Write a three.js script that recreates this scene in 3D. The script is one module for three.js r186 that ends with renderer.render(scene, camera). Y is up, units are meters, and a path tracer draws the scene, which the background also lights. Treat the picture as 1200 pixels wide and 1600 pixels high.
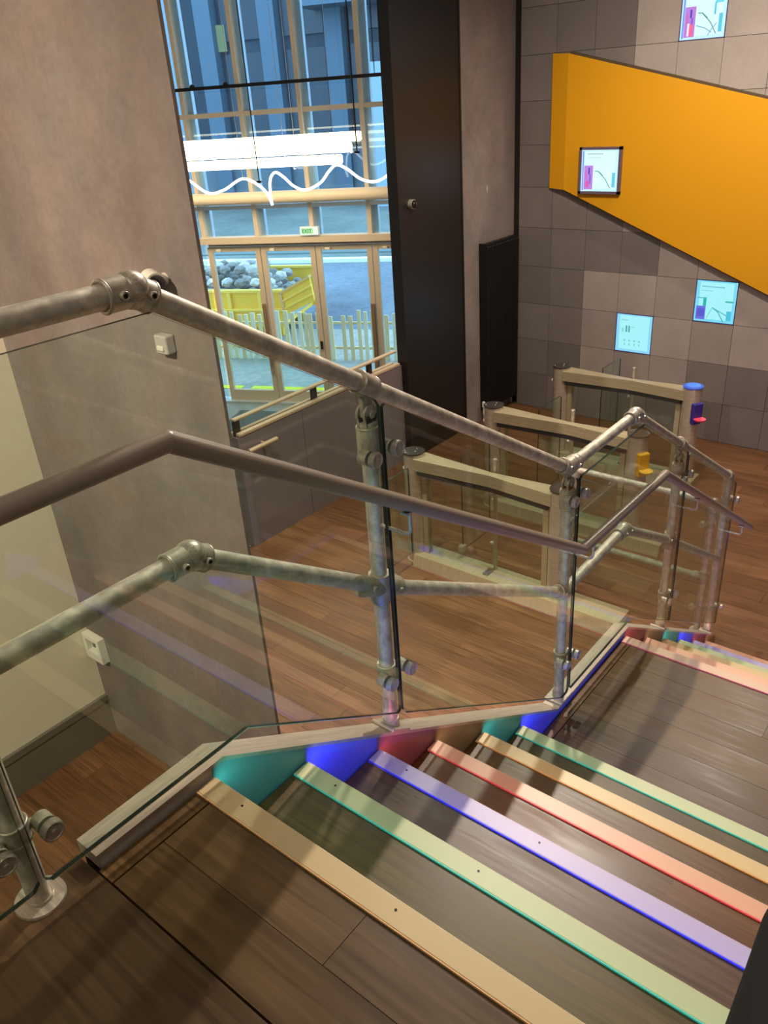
import * as THREE from 'three';
import { mergeGeometries } from 'three/addons/utils/BufferGeometryUtils.js';
import { RoundedBoxGeometry } from 'three/addons/geometries/RoundedBoxGeometry.js';
import { RectAreaLightUniformsLib } from 'three/addons/lights/RectAreaLightUniformsLib.js';

// ---------------------------------------------------------------- camera, sky, exposure
const scene = new THREE.Scene();
const camera = new THREE.PerspectiveCamera(64.89, 0.75, 0.05, 300);
camera.rotation.order = 'YXZ';
camera.rotation.set(-0.48102, 0.71236, -0.07323);
camera.position.set(1.2295, 3.5545, 0.7585);
scene.background = new THREE.Color().setRGB(0.55, 0.8, 1.0).multiplyScalar(4.3);
const renderer = new THREE.WebGLRenderer();
renderer.toneMapping = THREE.LinearToneMapping;
renderer.toneMappingExposure = 1.0;
renderer.shadowMap.enabled = true;
RectAreaLightUniformsLib.init();

// ceiling spotlights: [position, target, intensity (cd), half cone, colour]
const WARM = '#fff1df', WARM2 = '#ffecd6';
const SPOTS = [
  ['stair', [-1.15, 5.45, -3.8], [-0.3, 1.7, -0.9], 50, 0.78, WARM],
  ['gates', [-0.35, 5.35, -6.7], [-1.6, 0, -4.6], 26, 1.1, WARM],
  ['concrete wall', [-0.5, 5.75, 3.1], [-2.6, 1.6, -0.9], 104, 0.54, WARM2],
  ['yellow panel as added fill', [-0.9, 5.6, -4.3], [-1.6, 0.3, -7.5], 46, 0.95, WARM],  // added wash lamp that brightens the tiled wall
  ['hall floor as added fill', [-2.5, 5.6, -2.6], [-2.3, 0.0, -2.1], 84, 0.55, WARM],  // added lamp that brightens the left part of the floor
];
// soft fill panels added to the unseen ceiling: [x, z, width, depth, radiance]
const FILL_PANELS = [['hall', -1.6, -3.0, 1.2, 1.2, 9], ['upper landing', 1.0, 1.2, 1.2, 0.6, 11]];

// ---------------------------------------------------------------- helpers
let seed = 7;
const rnd = () => { seed = (seed * 1664525 + 1013904223) >>> 0; return seed / 4294967296; };
const V = (x, y, z) => new THREE.Vector3(x, y, z);
const used = {};
function numbered(n) { const k = used[n] = (used[n] ?? -1) + 1; return k ? n + '_' + String(k).padStart(3, '0') : n; }
function mesh(name, geo, mat, parent) {
  const m = new THREE.Mesh(Array.isArray(geo) ? (geo.length > 1 ? mergeGeometries(geo.map((g) => (g.index ? g.toNonIndexed() : g))) : geo[0]) : geo, mat);
  m.name = name; m.castShadow = m.receiveShadow = true;
  if (parent) parent.add(m);
  return m;
}
function tag(o, label, category, group) { o.userData.label = label; o.userData.category = category; if (group) o.userData.group = group; return o; }
function thing(name, label, category, pos = [0, 0, 0], group) {
  const o = new THREE.Group(); o.name = numbered(name); o.position.set(...pos); scene.add(o);
  return tag(o, label, category, group);
}
function struct(name, label, category, geo, mat) {
  const o = geo ? mesh(name, geo, mat, scene) : new THREE.Group();
  if (!geo) { o.name = name; scene.add(o); }
  o.userData.kind = 'structure';
  return tag(o, label, category);
}
// box by its limits, uv in metres
function bx(x0, x1, y0, y1, z0, z1, off = 0) {
  const g = new THREE.BoxGeometry(Math.abs(x1 - x0), Math.abs(y1 - y0), Math.abs(z1 - z0));
  g.translate((x0 + x1) / 2, (y0 + y1) / 2, (z0 + z1) / 2);
  return metre(g, off);
}
function metre(g, off = 0) {
  const p = g.attributes.position, n = g.attributes.normal, uv = g.attributes.uv;
  for (let i = 0; i < p.count; i++) {
    const ax = Math.abs(n.getX(i)), ay = Math.abs(n.getY(i)), az = Math.abs(n.getZ(i));
    if (ay >= ax && ay >= az) uv.setXY(i, p.getX(i) + off, p.getZ(i) + off * 0.37);
    else if (az >= ax) uv.setXY(i, p.getX(i) + off, p.getY(i) + off * 0.37);
    else uv.setXY(i, p.getZ(i) + off, p.getY(i) + off * 0.37);
  }
  return g;
}
function rbx(w, h, d, r, x, y, z) { const g = new RoundedBoxGeometry(w, h, d, 3, r); g.translate(x, y, z); return g; }
// cylinder between two points
function cyl(a, b, r, r2 = r, seg = 20, open = false) {
  const A = V(...a), B = V(...b), L = A.distanceTo(B);
  const g = new THREE.CylinderGeometry(r2, r, L, seg, 1, open), uv = g.attributes.uv;
  for (let i = 0; i < uv.count; i++) uv.setXY(i, uv.getX(i) * 6.283 * r, uv.getY(i) * L);
  g.applyQuaternion(new THREE.Quaternion().setFromUnitVectors(V(0, 1, 0), B.clone().sub(A).normalize()));
  const m = A.add(B).multiplyScalar(0.5); g.translate(m.x, m.y, m.z);
  return g;
}
function ball(p, r, sx = 1, sy = 1, sz = 1) { const g = new THREE.SphereGeometry(r, 20, 14); g.scale(sx, sy, sz); g.translate(...p); return g; }
function ring(p, axis, R, r) {
  const g = new THREE.TorusGeometry(R, r, 10, 28);
  g.applyQuaternion(new THREE.Quaternion().setFromUnitVectors(V(0, 0, 1), V(...axis).normalize())); g.translate(...p);
  return g;
}
function pipe(pts, r, seg = 60, closed = false, tension = 0.5) {
  return new THREE.TubeGeometry(new THREE.CatmullRomCurve3(pts.map((p) => V(...p)), closed, 'catmullrom', tension), seg, r, 10, closed);
}
// polygon in (z, y), given thickness along x
function prismX(poly, x0, x1) {
  const s = new THREE.Shape(poly.map(([z, y]) => new THREE.Vector2(-z, y)));
  const g = new THREE.ExtrudeGeometry(s, { depth: x1 - x0, bevelEnabled: false });
  g.rotateY(Math.PI / 2); g.translate(x0, 0, 0);
  return g;
}
// polygon in (x, y), thickness along z
function prismZ(poly, z0, z1) {
  const g = new THREE.ExtrudeGeometry(new THREE.Shape(poly.map(([x, y]) => new THREE.Vector2(x, y))), { depth: z1 - z0, bevelEnabled: false });
  g.translate(0, 0, z0);
  return g;
}
// polygon in (x, z), thickness along y
function prismY(poly, y0, y1) {
  const g = new THREE.ExtrudeGeometry(new THREE.Shape(poly.map(([x, z]) => new THREE.Vector2(x, -z))), { depth: y1 - y0, bevelEnabled: false });
  g.rotateX(-Math.PI / 2); g.translate(0, y0, 0);
  return g;
}

// ---------------------------------------------------------------- textures
function noise(n) {   // tileable value noise on an n x n lattice
  const t = new Float32Array(n * n); for (let i = 0; i < t.length; i++) t[i] = rnd();
  const s = (x) => x * x * (3 - 2 * x);
  return (u, v) => {
    u = (u - Math.floor(u)) * n; v = (v - Math.floor(v)) * n;
    const i = Math.floor(u) % n, j = Math.floor(v) % n, a = s(u - Math.floor(u)), b = s(v - Math.floor(v)), i2 = (i + 1) % n, j2 = (j + 1) % n;
    return (t[j * n + i] * (1 - a) + t[j * n + i2] * a) * (1 - b) + (t[j2 * n + i] * (1 - a) + t[j2 * n + i2] * a) * b;
  };
}
function tex(size, fn, srgb = true, rep = [1, 1]) {
  const d = new Uint8Array(size * size * 4);
  for (let j = 0; j < size; j++) for (let i = 0; i < size; i++) {
    const c = fn((i + 0.5) / size, (j + 0.5) / size), k = (j * size + i) * 4;
    for (let q = 0; q < 3; q++) d[k + q] = Math.max(0, Math.min(255, (Array.isArray(c) ? c[q] : c) * 255));
    d[k + 3] = 255;
  }
  const t = new THREE.DataTexture(d, size, size); t.wrapS = t.wrapT = THREE.RepeatWrapping; t.magFilter = THREE.LinearFilter;
  if (srgb) t.colorSpace = THREE.SRGBColorSpace;
  t.repeat.set(...rep); t.needsUpdate = true;
  return t;
}
const n4 = noise(4), n8 = noise(8), n16 = noise(16), n32 = noise(32), n64 = noise(64), n128 = noise(128);
const fbm = (u, v) => n4(u, v) * 0.4 + n8(u, v) * 0.25 + n16(u, v) * 0.16 + n32(u, v) * 0.11 + n64(u, v) * 0.08;
const woodGrain = (u, v) => {
  const w = v + 0.03 * n4(u, v) + 0.01 * n16(u, v);
  return 0.55 * n64(u * 0.125, w) + 0.3 * n128(u * 0.125, w * 1.0) + 0.25 * n8(u * 0.5, w);
};
const woodMap = tex(512, (u, v) => { const g = 0.62 + 0.36 * woodGrain(u, v) + 0.08 * (fbm(u, v) - 0.5); return [g, g * 0.985, g * 0.95]; }, true, [1 / 1.6, 1 / 0.5]);
const woodRough = tex(512, (u, v) => 0.34 + 0.2 * woodGrain(u, v) + 0.22 * (fbm(u, v) - 0.4), false, [1 / 1.6, 1 / 0.5]);
const concMap = tex(1024, (u, v) => {
  const f = fbm(u, v), st = n8(u * 2, v * 0.5), p = n16(u + 0.13, v + 0.4), g = 0.8 + 0.3 * (f - 0.5) + 0.06 * (st - 0.5) + 0.05 * (n128(u, v) - 0.5);
  const k = (p - 0.5) * 0.05; return [g * (1 + k), g * 0.985, g * (1 - k * 0.6)];
}, true, [1 / 2.6, 1 / 2.6]);
const concBump = tex(512, (u, v) => 0.4 + 0.6 * (fbm(u, v) - 0.3) + 0.1 * n128(u, v), false, [1 / 1.3, 1 / 1.3]);
const galvMap = tex(512, (u, v) => { const a = n64(u, v) * 0.5 + n32(u, v) * 0.5, b = n16(u + 0.3, v); const g = 0.8 + 0.2 * (a - 0.5) + 0.16 * (b - 0.5); return [g, g * 0.99, g * 0.965]; }, true, [1 / 0.45, 1 / 0.45]);
const galvRough = tex(256, (u, v) => 0.36 + 0.22 * n32(u, v), false, [1 / 0.45, 1 / 0.45]);
const tileMap = tex(256, (u, v) => { const g = 0.93 + 0.1 * (fbm(u, v) - 0.5) + 0.04 * (n128(u, v) - 0.5); return [g, g, g]; }, true, [1 / 0.9, 1 / 0.9]);
const brushMap = tex(256, (u, v) => { const g = 0.85 + 0.12 * (n128(u * 0.06, v) - 0.5); return [g, g, g]; }, true, [2, 2]);
const roadMap = tex(512, (u, v) => { const g = 0.75 + 0.35 * (fbm(u, v) - 0.5) + 0.1 * (n128(u, v) - 0.5); return [g, g, g]; }, true, [1 / 7, 1 / 7]);

// ---------------------------------------------------------------- materials
const std = (o) => new THREE.MeshStandardMaterial(o), phy = (o) => new THREE.MeshPhysicalMaterial(o);
const C = (h) => new THREE.Color(h);
const M = {
  woodHall: ['#8e6240', '#875b3a', '#956846', '#805636'].map((c) => std({ color: c, map: woodMap, roughness: 1, roughnessMap: woodRough })),
  woodStair: ['#74562f', '#6e522c', '#7a5c35', '#6a4e2a'].map((c) => std({ color: c, map: woodMap, roughness: 0.82, roughnessMap: woodRough })),
  woodTopDim: ['#5f4524', '#5a4121', '#654a28'].map((c) => std({ color: c, map: woodMap, roughness: 1, roughnessMap: woodRough })),  // stair wood with the dimmer light of the landing put into the colour
  darkGap: std({ color: '#1b130c', roughness: 0.95 }),
  concrete: std({ color: '#a3968b', map: concMap, roughness: 0.72, bumpMap: concBump, bumpScale: 0.004 }),
  white: std({ color: '#efe5c8', roughness: 0.6 }),
  ceiling: std({ color: '#d2ccc2', roughness: 0.9 }),
  plaster: std({ color: '#b9b1a6', roughness: 0.85 }),
  skirt: std({ color: '#6d675a', roughness: 0.5 }),
  tileDark: ['#837a76', '#8a807b', '#7d7470'].map((c) => std({ color: c, map: tileMap, roughness: 0.42 })),
  tileLight: ['#b3a69d', '#b8aba2', '#ada098'].map((c) => std({ color: c, map: tileMap, roughness: 0.42 })),
  yellow: std({ color: '#e4a000', roughness: 0.55 }),
  yellowEdge: std({ color: '#54442c', roughness: 0.6 }),
  darkPanel: std({ color: '#1c1815', roughness: 0.42 }),
  darkWall: std({ color: '#766a6a', roughness: 0.38 }),
  black: std({ color: '#141212', roughness: 0.5 }),
  blackMetal: std({ color: '#191716', roughness: 0.42, metalness: 0.3 }),
  galv: std({ color: '#fbf4e6', map: galvMap, metalness: 0.38, roughness: 1, roughnessMap: galvRough }),
  fitting: std({ color: '#e6decf', map: galvMap, metalness: 0.38, roughness: 0.36 }),
  screw: std({ color: '#26231f', metalness: 0.6, roughness: 0.4 }),
  handrail: std({ color: '#978a7c', metalness: 0.12, roughness: 0.34 }),
  cap: std({ color: '#cfc2ad', metalness: 0.12, roughness: 0.42, map: brushMap }),
  steel: std({ color: '#ecdcc6', metalness: 0.42, roughness: 0.27, map: brushMap }),
  steelFlat: std({ color: '#d8c8a2', metalness: 0.25, roughness: 0.36, map: brushMap }),
  glass: phy({ color: '#f4fbf7', transmission: 1, thickness: 0, roughness: 0, ior: 1.52 }),
  glassEdge: phy({ color: '#27332e', roughness: 0.18, metalness: 0 }),
  glassGlint: phy({ color: '#e9dcb8', roughness: 0.2, metalness: 0.2 }),  // highlight of the lower glass edge as a pale colour
  window: phy({ color: '#e8f6ff', transmission: 1, thickness: 0, roughness: 0, ior: 1.5 }),
  frosted: phy({ color: '#f2f7ef', transmission: 0.85, thickness: 0, roughness: 0.35, ior: 1.4 }),
  mullion: std({ color: '#d2c0a8', roughness: 0.5 }),
  alu: std({ color: '#d2dce4', metalness: 0.5, roughness: 0.35 }),
  plasticWhite: std({ color: '#e2dccb', roughness: 0.5 }),
  beige: std({ color: '#cdb48f', roughness: 0.45, metalness: 0.2 }),
};
// the four colours of the steps (amber, green, blue, pink): nosing and side panel with LED tint put into the colour, light line
const TH = [['#dcc494', '#84766a', '#ffc88c', 18], ['#cfc79c', '#6a9698', '#66dcd0', 34], ['#cdbfc0', '#7c7ede', '#5a62ff', 62], ['#dfba9a', '#8c6870', '#ff7880', 28]].map(([strip, panel, led, p]) => ({
  p, led, strip: phy({ color: strip, roughness: 0.42, clearcoat: 0.2, clearcoatRoughness: 0.35 }), panel: std({ color: panel, roughness: 0.45 }),
  line: std({ color: '#000000', emissive: led, emissiveIntensity: 4 }), edge: std({ color: led, roughness: 0.4, emissive: led, emissiveIntensity: 0.06 }) }));
const THEME = [0, 1, 2, 3, 0, 1, 3, 3, 0, 1, 2, 3];   // nosing strips from the top
M.side = std({ color: '#c9c2ba', roughness: 0.55 });

// ---------------------------------------------------------------- the setting
const H = 2.178, R = 0.1815, G = 0.28217, W = 1.93;   // landing height, riser, going, stair width
const LZ = -2.42;                                      // far edge of the half landing
function planks(parent, x0, x1, z0, z1, y, width, len, mats, th = 0.018, gap = 0.0025) {
  const rows = Math.max(1, Math.round((z1 - z0) / width)), w = (z1 - z0) / rows;
  for (let k = 0; k < rows; k++) {
    let x = x0, first = true;
    while (x < x1 - 0.01) {
      let l = len * (0.75 + 0.5 * rnd()) * (first ? 0.35 + 0.65 * rnd() : 1); first = false;
      if (x + l > x1 - 0.35) l = x1 - x;
      mesh('plank', bx(x + gap / 2, x + l - gap / 2, y - th, y, z0 + k * w + gap / 2, z0 + (k + 1) * w - gap / 2, rnd() * 5), mats[Math.floor(rnd() * mats.length)], parent);
      x += l;
    }
  }
}
// lower hall floor
const floor = struct('floor', 'warm brown plank floor of the lower entrance hall', 'floor');
planks(floor, -0.08, 4.1, -4.14, -3.83, 0, 0.31, 2.2, M.woodHall, 0.02, 0.0018);
mesh('subfloor', bx(-9.6, 4.2, -0.2, -0.021, -7.75, 4.2), M.darkGap, floor);
planks(floor, -3.82, 4.1, -7.55, -4.14, 0, 0.155, 2.2, M.woodHall, 0.02, 0.0018);
planks(floor, -3.82, -0.08, -4.14, 0.2, 0, 0.155, 2.1, M.woodHall, 0.02, 0.0018);
const lobbyFloor = struct('floor_lobby', 'grey stone floor of the lobby inside the glass doors', 'floor', prismY([[-3.84, -6.9], [-3.84, -1.15], [-9.2, -1.15], [-9.2, -4.87], [-7.02, -5.84]], -0.02, 0), std({ color: '#8f938c', roughness: 0.5, map: tileMap }));
const mat1 = tag(mesh('door_mat', new RoundedBoxGeometry(1.5, 0.012, 0.8, 2, 0.005), std({ color: '#4f5753', roughness: 0.95 }), scene), 'dark grey green entrance mat inside the glass doors', 'mat');
mat1.position.set(-5.75, 0.006, -5.55); mat1.rotation.y = 0.419;

// upper landing
const upper = struct('floor_landing', 'brown plank floor of the upper landing above the stair, dimmed in its colour', 'floor');
mesh('slab', bx(-0.075, 4.1, H - 0.3, H - 0.019, 0.311, 4.1), M.darkGap, upper);
planks(upper, -0.075, 4.1, 0.312, 4.05, H, 0.42, 1.9, M.woodTopDim);

// walls and ceiling
struct('ceiling', 'plain grey ceiling above the hall', 'ceiling', bx(-9.6, 4.3, 6.0, 6.2, -8.0, 4.3), M.ceiling);
struct('wall_left', 'bare grey concrete wall behind the black radiator', 'wall', bx(-3.95, -3.72, 0, 6, -7.585, -6.562), M.concrete);
struct('wall_pier', 'tall mottled grey concrete wall beside the stair', 'wall', bx(-2.85, -1.15, 0, 6, -1.115, -1.1), M.concrete);
struct('wall_white', 'smooth cream white wall low behind the glass balustrade', 'wall', bx(-3.0, -2.81, 0, 6, -1.14, 4.2), M.white);
const skirt = struct('baseboard_left', 'grey olive skirting along the cream white wall', 'baseboard', [bx(-2.81, -2.792, 0, 0.27, -1.1, 4.1), bx(-2.81, -2.785, 0.255, 0.3, -1.1, 4.1)], M.skirt);
struct('wall_right', 'plain wall on the far side of the stair', 'wall', bx(4.1, 4.3, 0, 6, -7.6, 4.3), M.plaster);
struct('wall_rear', 'plain wall at the back of the upper landing', 'wall', bx(-3.0, 4.3, 0, 6, 4.1, 4.3), M.plaster);
struct('wall_lobby', 'plain side wall of the lobby', 'wall', [bx(-9.4, -9.2, 0, 6, -5.0, -1.0), bx(-9.4, -2.85, 0, 6, -1.3, -1.16)], M.plaster);

// ---------------------------------------------------------------- tiled back wall with recessed screens
const ZB = -7.557, PX = 0.4105, PY = 0.4195, X0 = -3.64;
const backWall = struct('wall_back', 'grey square tiled wall with backlit screens and a yellow panel', 'wall');
mesh('backing', bx(-3.95, 4.3, 0, 6, ZB - 0.2, ZB - 0.03), M.darkGap, backWall);
const screens = { '4,9': 1, '5,3': 2, '3,2': 3 };
for (let j = 0; j < 14; j++) for (let i = 0; i < 18; i++) {
  if (screens[i + ',' + j]) continue;
  const y0 = j * PY, x0 = X0 + i * PX;
  if (y0 > 5.9 || (i > 11 && j > 11)) continue;
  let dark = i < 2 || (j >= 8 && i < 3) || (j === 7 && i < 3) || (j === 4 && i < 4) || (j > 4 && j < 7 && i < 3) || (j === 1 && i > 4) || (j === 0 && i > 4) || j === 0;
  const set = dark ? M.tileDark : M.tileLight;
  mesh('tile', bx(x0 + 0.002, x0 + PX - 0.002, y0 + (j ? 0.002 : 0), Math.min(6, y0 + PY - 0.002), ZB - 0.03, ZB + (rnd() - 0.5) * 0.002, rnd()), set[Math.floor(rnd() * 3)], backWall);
}
// prints of the screens
function screenTex(kind) {
  const cv = document.createElement('canvas'); cv.width = cv.height = 256; const g = cv.getContext('2d');
  const gr = g.createLinearGradient(0, 0, 256, 0); g.fillStyle = kind === 3 ? '#8fd8f5' : kind === 2 ? '#7fdcf4' : '#c4f0fb'; g.fillRect(0, 0, 256, 256);
  g.fillStyle = kind === 1 || kind === 0 ? '#d9f8fd' : '#a8f4fb'; g.fillRect(22, 10, 212, 230);
  const bar = (x, y, w, h, c) => { g.fillStyle = c; g.fillRect(x, y, w, h); };
  const line = (pts, w, c) => { g.strokeStyle = c; g.lineWidth = w; g.beginPath(); pts.forEach(([x, y], i) => (i ? g.lineTo(x, y) : g.moveTo(x, y))); g.stroke(); };
  if (kind === 0 || kind === 1) {
    bar(kind ? 8 : 6, 6, 10, 244, '#7f96f0');
    for (let k = 0; k < 9; k++) bar(40 + k * 12, 22, 9, 6, '#8fb0b8');
    for (let k = 0; k < 11; k++) bar(40 + k * 8, 46, 6, 4, '#b4d4da');
    bar(20, 96, 62, 148, '#b982d8'); bar(50, 110, 10, 40, '#4b46b8'); bar(28, 130, 12, 50, '#d36fc0'); bar(58, 150, 10, 60, '#7f5fd0'); bar(34, 190, 20, 40, '#e05aa0');
    if (kind === 1) { bar(52, 180, 20, 60, '#f06a9a'); bar(38, 176, 12, 62, '#e6eafc'); bar(190, 70, 44, 20, '#78d8ec'); bar(186, 84, 10, 60, '#5cc4e6'); }
    line([[96, 130], [120, 132], [170, 180], [205, 236]], 5, '#5f9f9a'); line([[120, 132], [150, 158]], 6, '#4d8f8c');
    if (kind === 1) { line([[90, 190], [140, 205], [180, 230]], 5, '#7fb8d0'); line([[205, 185], [170, 225], [160, 244]], 5, '#86b9cf'); }
    bar(216, 140, 20, 90, '#62c8dc');
  } else if (kind === 2) {
    for (let k = 0; k < 12; k++) bar(34 + k * 12, 34, 9, 7, '#63b4c4');
    for (let k = 0; k < 8; k++) bar(34 + k * 9, 60, 7, 5, '#86ccd6');
    bar(50, 104, 20, 60, '#2fb5b0'); bar(10, 106, 56, 6, '#57c4cc'); bar(10, 160, 60, 84, '#6c6fdc'); bar(18, 176, 44, 50, '#5a5ccf');
    line([[110, 165], [150, 190], [190, 250]], 6, '#4fb3bb'); line([[110, 165], [220, 215]], 6, '#57b6c0'); line([[110, 170], [80, 235]], 4, '#6fc6cc');
    bar(190, 118, 50, 9, '#3fb0ac'); bar(205, 180, 30, 60, '#4fc2de');
  } else {
    for (let k = 0; k < 5; k++) bar(32 + k * 10, 38, 8, 6, '#7fc6d2');
    bar(66, 78, 12, 44, '#5fa8ae'); bar(86, 78, 12, 44, '#5fa8ae'); bar(104, 84, 26, 5, '#8ad0d6'); bar(38, 96, 14, 26, '#90d4da');
    for (let k = 0; k < 4; k++) { bar(56 + k * 36, 176, 14, 9, '#79c2c6'); bar(60 + k * 36, 198, 8, 16, '#86cccc'); }
  }
  const t = new THREE.CanvasTexture(cv); t.colorSpace = THREE.SRGBColorSpace;
  return t;
}
function screen(kind, x0, x1, y0, y1, zf, label, frame) {
  const t = thing('wall_screen', label, 'screen', [(x0 + x1) / 2, y0, zf]);
  const w = x1 - x0, h = y1 - y0;
  mesh('display', new THREE.PlaneGeometry(w - (frame ? 0.05 : 0.012), h - (frame ? 0.05 : 0.012)).translate(0, h / 2, 0.001), std({ color: '#050505', roughness: 0.25, emissive: '#ffffff', emissiveMap: screenTex(kind), emissiveIntensity: kind > 1 ? 1.0 : 1.1 }), t);
  mesh('casing', bx(-w / 2 + 0.001, w / 2 - 0.001, 0.001, h - 0.001, -0.03, -0.002), M.black, t);
  const f = frame ? 0.025 : 0.006, fm = frame ? std({ color: '#6d5a68', roughness: 0.4 }) : std({ color: '#46448f', roughness: 0.4 });
  mesh('frame', [bx(-w / 2, w / 2, 0, f, -0.03, 0.012), bx(-w / 2, w / 2, h - f, h, -0.03, 0.012), bx(-w / 2, -w / 2 + f, 0, h, -0.03, 0.012), bx(w / 2 - f, w / 2, 0, h, -0.03, 0.012)], fm, t);
  const l = new THREE.RectAreaLight(kind > 1 ? '#78c8ff' : '#9fd0ff', 1.3, w * 0.9, h * 0.9); l.position.set(0, h / 2, 0.02); l.rotation.y = Math.PI; t.add(l); l.name = 'screen_light';
  return t;
}
const sx = (i) => X0 + i * PX;
screen(1, sx(4), sx(5), 9 * PY, 10 * PY, ZB - 0.008, 'backlit blue white screen set in the tiles above the yellow panel');
screen(2, sx(5), sx(6), 3 * PY, 4 * PY, ZB - 0.008, 'backlit cyan screen with a diagram just below the yellow panel');
screen(3, sx(3), sx(4), 2 * PY, 3 * PY, ZB - 0.008, 'backlit cyan screen with small icons, lowest in the tiled wall');

// yellow folded panel
const yp = thing('yellow_panel', 'large bright yellow slanting panel fixed to the tiled wall', 'panel', [0, 0, 0]);
const zy = ZB + 0.075;
{
  const shape = new THREE.Shape([[-3.06, 3.76], [1.2, 2.68], [1.2, 0.735], [-3.06, 2.505]].map((p) => new THREE.Vector2(...p)));
  mesh('face', new THREE.ExtrudeGeometry(shape, { depth: 0.012, bevelEnabled: false }).translate(0, 0, zy - 0.012), M.yellow, yp);
  mesh('backing_edge', new THREE.ExtrudeGeometry(new THREE.Shape([[-3.05, 3.777], [1.2, 2.7], [1.2, 0.72], [-3.06, 2.49]].map((p) => new THREE.Vector2(...p))), { depth: 0.055, bevelEnabled: false }).translate(0, 0, ZB + 0.004), M.yellowEdge, yp);
  const g = new THREE.BufferGeometry(), q = (a, b, c, d) => [a, b, c, a, c, d].flat();
  const A = [-3.255, 2.515, ZB + 0.03], B = [-3.06, 2.505, zy], Cc = [-3.06, 3.76, zy], D = [-3.255, 3.772, ZB + 0.03], A2 = [-3.255, 2.515, ZB + 0.004], B2 = [-3.06, 2.505, ZB + 0.004], C2 = [-3.06, 3.76, ZB + 0.004], D2 = [-3.255, 3.772, ZB + 0.004];
  g.setAttribute('position', new THREE.Float32BufferAttribute([...q(A, B, Cc, D), ...q(A2, A, D, D2), ...q(D2, D, Cc, C2), ...q(A2, B2, B, A), ...q(B2, A2, D2, C2)], 3)); g.computeVertexNormals();
  mesh('folded_return', g, M.yellow, yp);
}
screen(0, -2.875, -2.425, 2.475, 2.915, zy + 0.032, 'framed backlit screen mounted on the yellow panel', true);

// ---------------------------------------------------------------- stair
const stair = thing('staircase', 'wide dark wood staircase with colour lit nosing strips and a half landing', 'staircase');
const lips = []; for (let i = 0; i < 6; i++) lips.push([-i * G, H - i * R]);
for (let i = 0; i < 6; i++) lips.push([LZ - i * G, 6 * R - i * R]);
const SW = 0.054;
lips.forEach(([z, y], i) => {
  const T = TH[THEME[i]], N = TH[[1, 2, 3, 0, 1, 2, 3, 0, 1, 2, 3, 0][i]];
  const st = mesh('nosing_strip', [rbx(W - 0.006, 0.02, SW, 0.0025, W / 2, y - 0.004, z + SW / 2)], T.strip, stair);
  mesh('edge_line', bx(0.004, W - 0.004, y + 0.0005, y + 0.0055, z + SW, z + SW + 0.0018), T.edge, st);  // LED light caught by this edge is put into its glowing colour
  for (const sxp of [0.12, 0.55]) if (i < 3) mesh('screw', cyl([sxp, y + 0.0055, z + 0.022], [sxp, y + 0.0068, z + 0.022], 0.003, 0.003, 8), M.screw, st);
  // riser set back under the strip, with its light line
  const rs = mesh('riser', bx(0, W, y - R + 0.001, y - 0.015, z + 0.022, z + 0.04, rnd()), M.woodStair[i % 4], stair);
  mesh('light_line', bx(0.01, W - 0.01, y - 0.03, y - 0.0155, z + 0.004, z + 0.0215), N.line, rs);
  const l = new THREE.RectAreaLight(N.led, N.p, W - 0.03, 0.012); l.position.set(W / 2, y - 0.0235, z + 0.002); l.rotation.x = 0.2; l.name = 'nosing_light'; stair.add(l);
  // tread behind the strip
  const zBack = i === 0 ? 0.309 : i === 6 ? -5 * G + 0.02 : lips[i - 1][0] + 0.02;
  const tr = mesh(i === 6 ? 'landing' : 'tread', bx(0, W, y - 0.06, y - 0.019, z + 0.006, zBack), M.darkGap, stair);
  planks(tr, i === 0 || i === 6 ? 0.05 : 0.001, W - 0.001, z + SW + 0.003, zBack, y, i === 0 || i === 6 ? 0.13 : 0.25, i === 0 || i === 6 ? 1.5 : 4, M.woodStair, 0.018, 0.0014);
  if (i === 0 || i === 6) mesh('border_plank', bx(0.001, 0.0465, y - 0.018, y, z + SW + 0.001, zBack, rnd()), M.woodStair[2], tr);
});
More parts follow.
